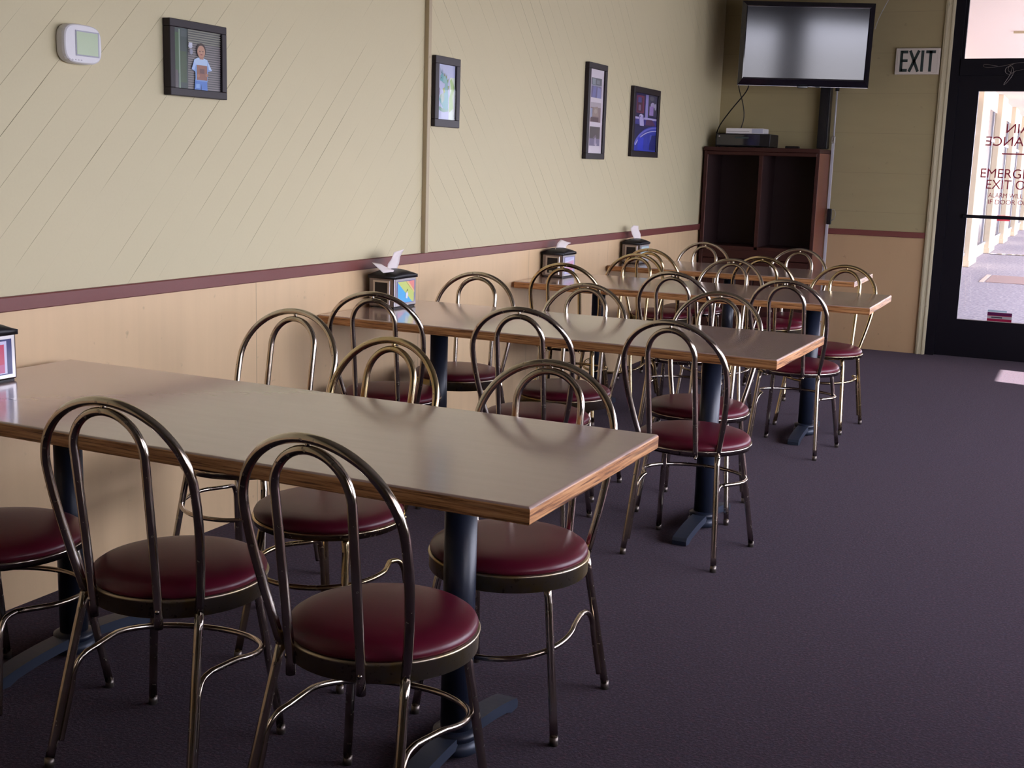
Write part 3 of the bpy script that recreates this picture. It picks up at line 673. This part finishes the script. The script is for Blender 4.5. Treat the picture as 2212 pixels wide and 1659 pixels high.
dr = [(sq, (.50, .52, .72)), (R_(.66, .0, .98, .42), (.74, .80, .70)), (R_(.70, .42, .98, .78), (.70, .78, .60)),
      ([(.70, .14), (.92, .22), (.86, .45), (.98, .60), (.80, .76), (.70, .72), (.80, .55), (.68, .40)], (.42, .60, .22)),
      ([(.10, .17), (.35, .13), (.66, .16), (.62, .22), (.50, .26), (.30, .20), (.14, .24)], (.20, .40, .30)),
      ([(.10, .36), (.30, .22), (.52, .17), (.62, .20), (.62, .45), (.56, .62), (.44, .56), (.36, .48), (.16, .44)], (.16, .42, .44)),
      ([(.15, .44), (.38, .50), (.40, .36), (.26, .28)], (.40, .50, .42)), ([(.30, .56), (.46, .60), (.44, .50), (.36, .48)], (.42, .50, .12)),
      ([(.40, .54), (.60, .50), (.56, .72), (.42, .80), (.24, .78), (.20, .70), (.34, .66), (.42, .66)], (.22, .44, .42)),
      ([(.14, .70), (.30, .69), (.34, .78), (.26, .84), (.16, .80)], (.12, .36, .40)), ([(.18, .82), (.14, .94), (.24, .84)], (.10, .20, .24)), ([(.26, .83), (.26, .92), (.34, .80)], (.10, .20, .24)),
      ([(.36, .80), (.40, .86), (.44, .78)], (.30, .36, .12)), ([(.46, .78), (.52, .83), (.52, .74)], (.30, .36, .12)), ([(.54, .72), (.62, .76), (.58, .66)], (.30, .36, .12)), ([(.58, .62), (.66, .62), (.60, .54)], (.30, .36, .12)),
      ([(.02, .46), (.10, .52), (.08, .58), (.14, .55), (.12, .44)], (.20, .16, .30)), ([(.02, .2), (.14, .18), (.12, .22), (.04, .24)], (.14, .26, .26)), (circ(.20, .755, .022, .010, 0, 2*PI), (.02, .05, .06))]
frame('picture_frame', 4.552, 4.802, 1.567, 1.897, .036, .024, 'dark frame with a drawing of a green horned dragon on pale blue paper', [(dr, 0, 0, 1, 1, 'drawing')])
pa = [(sq, (.16, .13, .26)), (R_(0, .62, 1, 1), (.14, .14, .15)), (R_(.1, .66, .4, .95), (.30, .32, .36)), (R_(.5, .7, .8, .9), (.26, .26, .28)), ([(.1, .0), (.4, .0), (.5, .55), (.2, .6)], (.20, .19, .42)), ([(.55, .0), (.95, .0), (.9, .5), (.6, .55)], (.28, .27, .50)), (R_(0, .58, 1, .64), (.36, .34, .42))]
pb_ = [(sq, (.27, .18, .18)), (R_(0, .75, 1, 1), (.50, .42, .46)), (R_(.0, .2, .18, .7), (.36, .38, .55)), ([(.2, .3), (.8, .3), (.7, .8), (.3, .75)], (.36, .26, .22)), (R_(.05, .02, .8, .25), (.10, .05, .06)), (circ(.5, .55, .15, .12, 0, 2*PI), (.44, .34, .30))]
pc_ = [(sq, (.10, .075, .075)), (R_(0, 0, 1, .38), (.20, .16, .26)), ([(.45, .05), (.70, .05), (.62, .5), (.52, .55)], (.42, .34, .46)), ([(.3, .4), (.7, .45), (.6, .6)], (.20, .15, .18)), (R_(.55, 0, .72, .12), (.55, .45, .55))]
frame('picture_frame', 6.478, 6.794, 1.448, 2.033, .036, .030, 'tall narrow dark frame with three small photos in a white mount', [(pa, .14, .665, .86, .90, 'photo'), (pb_, .14, .375, .86, .61, 'photo'), (pc_, .14, .09, .86, .32, 'photo')], mat_col=(.74, .65, .70))
blue = [(sq, (.018, .016, .09)), (R_(.10, .66, .42, .96), (.20, .03, .08)), (R_(.14, .68, .36, .92), (.09, .02, .05)), (R_(.15, .84, .30, .93), (.08, .08, .26)), (R_(.18, .70, .28, .80), (.24, .16, .30)),
        (R_(.48, .58, .60, .99), (.32, .28, .62)), (R_(.60, .62, 1, 1), (.040, .035, .08)), (circ(.80, .82, .10, .05, 0, 2*PI), (.46, .40, .62)), (R_(.66, .64, .84, .80), (.36, .24, .58)), (circ(.92, .80, .04, .06, 0, 2*PI), (.55, .52, .65)), (circ(.75, .94, .10, .04, 0, 2*PI), (.12, .12, .14)),
        (R_(0, .555, 1, .59), (.48, .42, .70)), (R_(0, .46, 1, .555), (.05, .04, .28)), ([(.5, .46), (.95, .46), (.80, .56), (.55, .56)], (.10, .03, .10)),
        (circ(.30, .60, .09, .045, 0, 2*PI), (.62, .56, .80)), ([(.22, .60), (.40, .60), (.44, .44), (.26, .44)], (.52, .46, .80)), (circ(.27, .605, .018, .010, 0, 2*PI), (.03, .02, .06)), (circ(.22, .585, .02, .03, 0, 2*PI), (.20, .16, .40)), (circ(.39, .60, .02, .035, 0, 2*PI), (.20, .16, .40)),
        (circ(1.05, .0, 1.05, .46, PI/2, PI)+[(1.0, 0)], (.035, .05, .42)), (ring(1.05, .0, 1.05, .44, .06, PI/2, PI*.92), (.16, .16, .62)), (ring(1.05, -.02, 1.02, .40, .035, PI/2, PI*.90), (.60, .56, .85)),
        (R_(.20, .02, .45, .24), (.04, .06, .62)), ([(.70, .02), (1, .02), (1, .30), (.76, .28)], (.015, .02, .16)), ([(.72, .16), (.78, .22), (.80, .30), (.72, .30)], (.12, .14, .50))]
frame('picture_frame', 7.312, 7.868, 1.478, 1.948, .040, .028, 'dark frame with a vivid blue and purple photo of a white dog on a car', [(blue, 0, 0, 1, 1, 'photo')])

# thermostat
th = empty('thermostat', (0, 2.292, 1.722), 0, 'white rounded thermostat with a greenish screen, on the plank wall at top left', 'thermostat')
def squircle(hy, hz, n=48, k=3.6, bul=.0):
    out = []
    for i in range(n):
        a = 2*PI*i/n; ca, sa = math.cos(a), math.sin(a)
        r = (abs(ca)**k+abs(sa)**k)**(-1/k); out.append((hy*r*ca, hz*r*sa))
    return out
tb = B(); prev = None; V = []; F = []; prof = [(.001, .96), (.008, 1.), (.026, 1.), (.034, .97), (.037, .92)]
for x, s_ in prof:
    for a, b_ in squircle(.079*s_, .0595*s_): V.append((x, a, b_))
n = 48
for j in range(len(prof)-1):
    for i in range(n): F.append([j*n+i, j*n+(i+1) % n, (j+1)*n+(i+1) % n, (j+1)*n+i])
F.append([(len(prof)-1)*n+i for i in range(n)]); tb.add(V, F, M_WHITEPL, False); tb.build('body', th)
lc = B(); lc.box((.0355, -.034, -.036), (.0385, .064, .040), cmat((.34, .34, .40), .4)); lc.box((.0375, -.030, -.032), (.0392, .058, .036), M_LCD); lc.build('display', th)
vt = B(); 
for k in range(5): vt.box((.0365, -.062+.012*k, -.050), (.0375, -.056+.012*k, -.047), cmat((.4, .38, .42)))
vt.build('buttons', th)

# exit sign
es = empty('exit_sign', (1.556, D, 2.285), 0, 'ivory EXIT sign with dark letters on the back wall beside the door', 'sign')
pb2 = B(); pb2.box((-.165, -.030, -.100), (.165, -.001, .098), M_SIGN, .004, 2); pb2.box((-.150, -.033, -.086), (.150, -.029, .084), M_SIGN, .002, 1); pb2.build('housing', es)
lt = B(); yF = -.0345
def bar(x0, z0, x1, z1, wd):
    d_ = Vector((x1-x0, z1-z0)); nn = Vector((-d_.y, d_.x)).normalized()*wd/2
    P = [(x0+nn.x, z0+nn.y), (x0-nn.x, z0-nn.y), (x1-nn.x, z1-nn.y), (x1+nn.x, z1+nn.y)]
    lt.prism(P, yF, yF+.002, M_INK, axis=1)
zb_, zt_ = -.080, .079; st_ = .021
bar(-.120, zb_, -.120, zt_, st_)
for zz in (zb_+st_/2, 0.003, zt_-st_/2): bar(-.120, zz, -.073, zz, st_)
bar(-.058, zb_, .008, zt_, st_); bar(.008, zb_, -.058, zt_, st_)
bar(.036, zb_, .036, zt_, st_)
bar(.096, zb_, .096, zt_, st_); bar(.060, zt_-st_/2, .132, zt_-st_/2, st_)
lt.build('lettering', es)

# ------------------------------------------------------------------ television on its black wall channel
rz, tl = .3647, .072
tvR = Matrix.Rotation(rz, 4, 'Z') @ Matrix.Rotation(tl, 4, 'X')
tv = empty('television', (.783, 9.022, 2.373), 0, 'flat screen television mounted high in the corner above the cabinet', 'television')
tv.rotation_euler = tvR.to_euler()
w2, h2 = .50, .312
b = B()
def bez(inner, outer):   # a sloping bar: raised inner lip, outer edge falling back
    (ix0, iz0), (ix1, iz1) = inner; (ox0, oz0), (ox1, oz1) = outer
    V = [(ix0, -.006, iz0), (ix1, -.006, iz1), (ix0, -.020, iz0), (ix1, -.020, iz1)]
    k = .18; m0 = (ix0+(ox0-ix0)*k, iz0+(oz0-iz0)*k); m1 = (ix1+(ox1-ix1)*k, iz1+(oz1-iz1)*k)
    V += [(m0[0], -.022, m0[1]), (m1[0], -.022, m1[1]), (ox0, -.002, oz0), (ox1, -.002, oz1), (ox0, .014, oz0), (ox1, .014, oz1), (ix0, .014, iz0), (ix1, .014, iz1)]
    F = [(0, 1, 3, 2), (2, 3, 5, 4), (4, 5, 7, 6), (6, 7, 9, 8), (8, 9, 11, 10), (10, 11, 1, 0)]
    b.add(V, F, M_GLOSSBLACK)
ih0, ih1, iw = -h2+.060, h2-.038, w2-.040
bez(((-iw, ih1), (iw, ih1)), ((-w2, h2), (w2, h2))); bez(((iw, ih0), (-iw, ih0)), ((w2, -h2), (-w2, -h2)))
bez(((-iw, ih0), (-iw, ih1)), ((-w2, -h2), (-w2, h2))); bez(((iw, ih1), (iw, ih0)), ((w2, h2), (w2, -h2)))
b.box((-w2+.004, -.001, -h2-.002), (w2-.004, .010, -h2+.001), M_CHROME)
b.build('bezel', tv)
b = B(); b.box((-w2+.038, -.010, -h2+.058), (w2-.038, .004, h2-.036), M_SCREEN); b.build('screen', tv)
b = B(); b.box((-w2+.02, .008, -h2+.02), (w2-.02, .045, h2-.02), M_BLACK, .01, 2); b.box((-.25, .04, -.2), (.25, .075, .2), M_BLACK, .01, 1)
b.build('rear_housing', tv)
b = B(); b.box((-.04, -.020, -h2-.012), (.04, .0, -h2+.004), M_GLOSSBLACK, .004, 2); b.box((.10, -.012, -h2-.008), (.13, .0, -h2+.002), M_BLACK); b.build('logo_bar', tv)
mb = empty('television_mount', (.90, D, 1.60), 0, 'black wall channel with bracket arm holding up the television', 'bracket')
b = B(); b.box((-.060, -.090, 0), (.022, -.001, 1.0), M_BLACK, .004, 1); b.box((-.042, -.096, .02), (.006, -.088, .98), M_BLACK); b.build('channel', mb)
b = B()
p0 = tvR.to_3x3() @ Vector((0, .075, 0)) + Vector((.783, 9.022, 2.373)) - Vector((.90, D, 1.60))
pe = Vector((0, -.08, .80)); dv = (p0-pe); b.tube([pe, pe+dv*.98], .022, M_BLACK, 8); b.build('arm', mb)

# ------------------------------------------------------------------ cabinet
cb = empty('display_cabinet', (.485, 9.27, 0), 0, 'tall red-brown wooden cabinet with two open dark bays, in the far corner', 'cabinet')
CX0, CX1, CY0, CY1, CZ = -.462, .462, -.215, .222, 1.590
b = B(); b.box((CX0-.003, CY0-.018, CZ-.032), (CX1+.003, CY1, CZ), M_CABDARK, .004, 2); b.box((CX0+.02, CY0-.006, CZ-.062), (CX1-.02, CY0+.03, CZ-.032), M_CABDARK, .004, 1); b.build('top_panel', cb)
for x0, x1 in ((CX0, CX0+.028), (CX1-.028, CX1)):
    b = B(); b.box((x0, CY0, 0), (x1, CY1, CZ-.032), M_CABSIDE, .002, 1)
    xi = x1 if x0 < 0 else x0; b.box((xi-.002, CY0+.012, .80), (xi+.002, CY1-.012, CZ-.034), M_CABIN); b.box((x0+.001, CY0-.0015, 0), (x1-.001, CY0+.001, CZ-.034), M_CABDARK); b.build('side_panel', cb)  # thin dark liner on inner faces stands in for shade in the bays
b = B(); b.box((CX0+.028, CY1-.012, 0), (CX1-.028, CY1, CZ-.032), M_CABIN); b.build('back_panel', cb)
b = B(); b.box((-.014, CY0+.004, .78), (.018, CY0+.03, CZ-.034), M_CABDARK, .002, 1); b.box((-.012, CY0+.03, .78), (.016, CY1-.012, CZ-.034), M_CABIN); b.build('divider', cb)
b = B(); b.box((CX0+.028, CY0+.004, .775), (CX1-.028, CY1-.012, .805), M_CABDARK, .002, 1); b.build('shelf', cb)
b = B(); b.box((CX0+.028, CY0, .705), (CX1-.028, CY0+.02, .775), M_CABDARK, .003, 1); b.box((CX0+.028, CY0+.02, .0), (CX1-.028, CY1-.012, .05), M_CABDARK); b.build('rail', cb)
for x0, x1, kx in ((CX0+.030, -.003, -.04), (.003, CX1-.030, .04)):
    b = B(); b.box((x0, CY0, .055), (x1, CY0+.02, .70), M_CABDARK, .004, 1); b.box((x0+.05, CY0-.004, .11), (x1-.05, CY0, .645), M_CABDARK, .004, 1); dr_ = b.build('cabinet_door', cb)
    b = B(); b.lathe([(.006, 0), (.006, .012), (.013, .018), (.013, .024), (.006, .028)], M_BRASS, (0, 0, 0), 16); k_ = b.build('knob', dr_); k_.location = (kx, CY0-.004, .42); k_.rotation_euler = (PI/2, 0, 0)
# on top of it
rc = empty('media_receiver', (.315, 9.24, CZ), 0, 'black media receiver lying on top of the cabinet', 'receiver')
b = B(); b.box((-.222, -.135, .008), (.222, .14, .108), M_BLACK, .003, 1); b.build('body', rc)
b = B(); b.box((-.21, -.139, .018), (.14, -.134, .100), M_GLOSSBLACK); b.box((-.06, -.1395, .070), (.05, -.1385, .082), cmat((.03, .05, .05))); b.build('front_panel', rc)
b = B(); b.lathe([(.007, 0), (.007, .006)], cmat((.35, .30, .30)), (0, 0, 0), 14); k_ = b.build('power_button', rc); k_.location = (-.19, -.138, .085); k_.rotation_euler = (PI/2, 0, 0)
for sx in (-.19, .19):
    for sy in (-.1, .1):
        b = B(); b.lathe([(.014, 0), (.014, .009)], M_BLACK, (sx, sy, 0), 14); b.build('foot', rc)
wbx = empty('white_set_top_box', (.325, 9.20, CZ+.108), 0, 'small white box stacked on the black media receiver', 'set-top box')
b = B(); b.box((-.152, -.09, 0), (.152, .09, .043), M_WHITEPL, .004, 2); b.build('body', wbx)
b = B(); b.box((.06, -.0925, .004), (.150, -.0895, .040), cmat((.45, .46, .58))); b.box((-.14, -.0920, .014), (.04, -.0895, .018), cmat((.4, .38, .38))); b.build('front_panel', wbx)
rm = B(); rm.box((.655, 9.12, CZ), (.765, 9.165, CZ+.018), M_BLACK, .006, 2); rm.box((.66, 9.165, CZ), (.70, 9.19, CZ+.012), M_BLACK, .003, 1)
tag(rm.build('remote_control'), 'small dark remote lying on the cabinet top right of the receiver', 'remote')
# cables
def cable(name, pts, r, m, label, cat='cable', group=None):
    b = B(); b.tube(chaikin(pts, 3), r, m, 8); o = b.build(name); tag(o, label, cat, group); return o
cable('television_cable', [(.36, 9.02, 2.12), (.34, 9.10, 2.04), (.20, 9.16, 1.90), (.06, 9.22, 1.73), (.045, 9.30, CZ+.006)], .005, M_BLACK, 'black cable running diagonally from the television to the cabinet top corner')
cable('television_cable', [(.27, 9.02, 2.12), (.262, 9.10, 2.04), (.268, 9.22, 1.95), (.285, 9.24, 1.83), (.262, 9.23, CZ+.152)], .004, M_BLACK, 'black cable hanging straight down from the television to the white box')
cable('aerial_wire', [(1.262, 9.20, 2.50), (1.27, 9.30, 2.60), (1.30, 9.42, 2.72), (1.36, D-.01, 2.88), (1.39, D-.008, 2.995)], .0028, M_POLE, 'pale wire running from the television up to the ceiling')
# pole beside the cabinet
po = empty('metal_pole', (.966, 9.455, 0), 0, 'slim pale metal pole standing against the right side of the cabinet', 'pole')
b = B(); b.box((-.011, -.009, .0), (.011, .009, 1.665), M_POLE, .002, 1); b.build('lower_section', po)
b = B(); b.tube([(0, 0, 1.66), (0, 0, 2.06)], .0072, M_POLE, 12); b.build('upper_rod', po)
b = B(); b.box((-.014, -.016, 1.645), (.014, .012, 1.70), M_CHROME, .003, 1); b.tube([(0, -.018, 1.685), (.008, -.026, 1.675), (0, -.026, 1.662), (-.004, -.018, 1.67)], .0025, M_POLEDARK, 8); b.build('clamp', po)
b = B(); b.box((.0, -.030, 1.00), (.034, -.009, 1.125), M_BLACK, .004, 1); b.tube(chaikin([(.03, -.02, 1.12), (.055, -.02, 1.12), (.066, -.02, 1.085), (.055, -.02, 1.04), (.03, -.02, 1.03)], 2), .003, M_POLEDARK, 8); b.build('switch_box', po)
b = B(); b.lathe([(.016, 2.055), (.016, 2.085), (.010, 2.09)], M_BLACK, (0, 0, 0), 16); b.build('cap', po)
# looped wire hanging at the transom bar
yw = D-.006
b = B()
def wz(p): return [(x, yw-.004*((i*7) % 3), z) for i, (x, z) in enumerate(p)]
b.tube(chaikin(wz([(2.14, 2.246), (2.10, 2.252), (2.045, 2.262), (2.035, 2.250), (2.05, 2.236), (2.10, 2.236), (2.15, 2.243), (2.20, 2.25), (2.24, 2.262), (2.30, 2.272), (2.42, 2.275)]), 3), .0016, M_POLEDARK, 6)
b.tube(chaikin(wz([(2.25, 2.26), (2.20, 2.235), (2.195, 2.20), (2.23, 2.18), (2.26, 2.20), (2.25, 2.24), (2.22, 2.25), (2.215, 2.21), (2.245, 2.195)]), 3), .0016, M_POLEDARK, 6)
b.tube(chaikin(wz([(2.245, 2.235), (2.235, 2.18), (2.20, 2.12), (2.195, 2.105), (2.215, 2.12), (2.25, 2.17), (2.262, 2.21), (2.30, 2.215), (2.38, 2.235)]), 3), .0016, M_POLEDARK, 6)
tag(b.build('wire_bundle'), 'looped thin pale wire tied on the black bar above the door', 'wire')
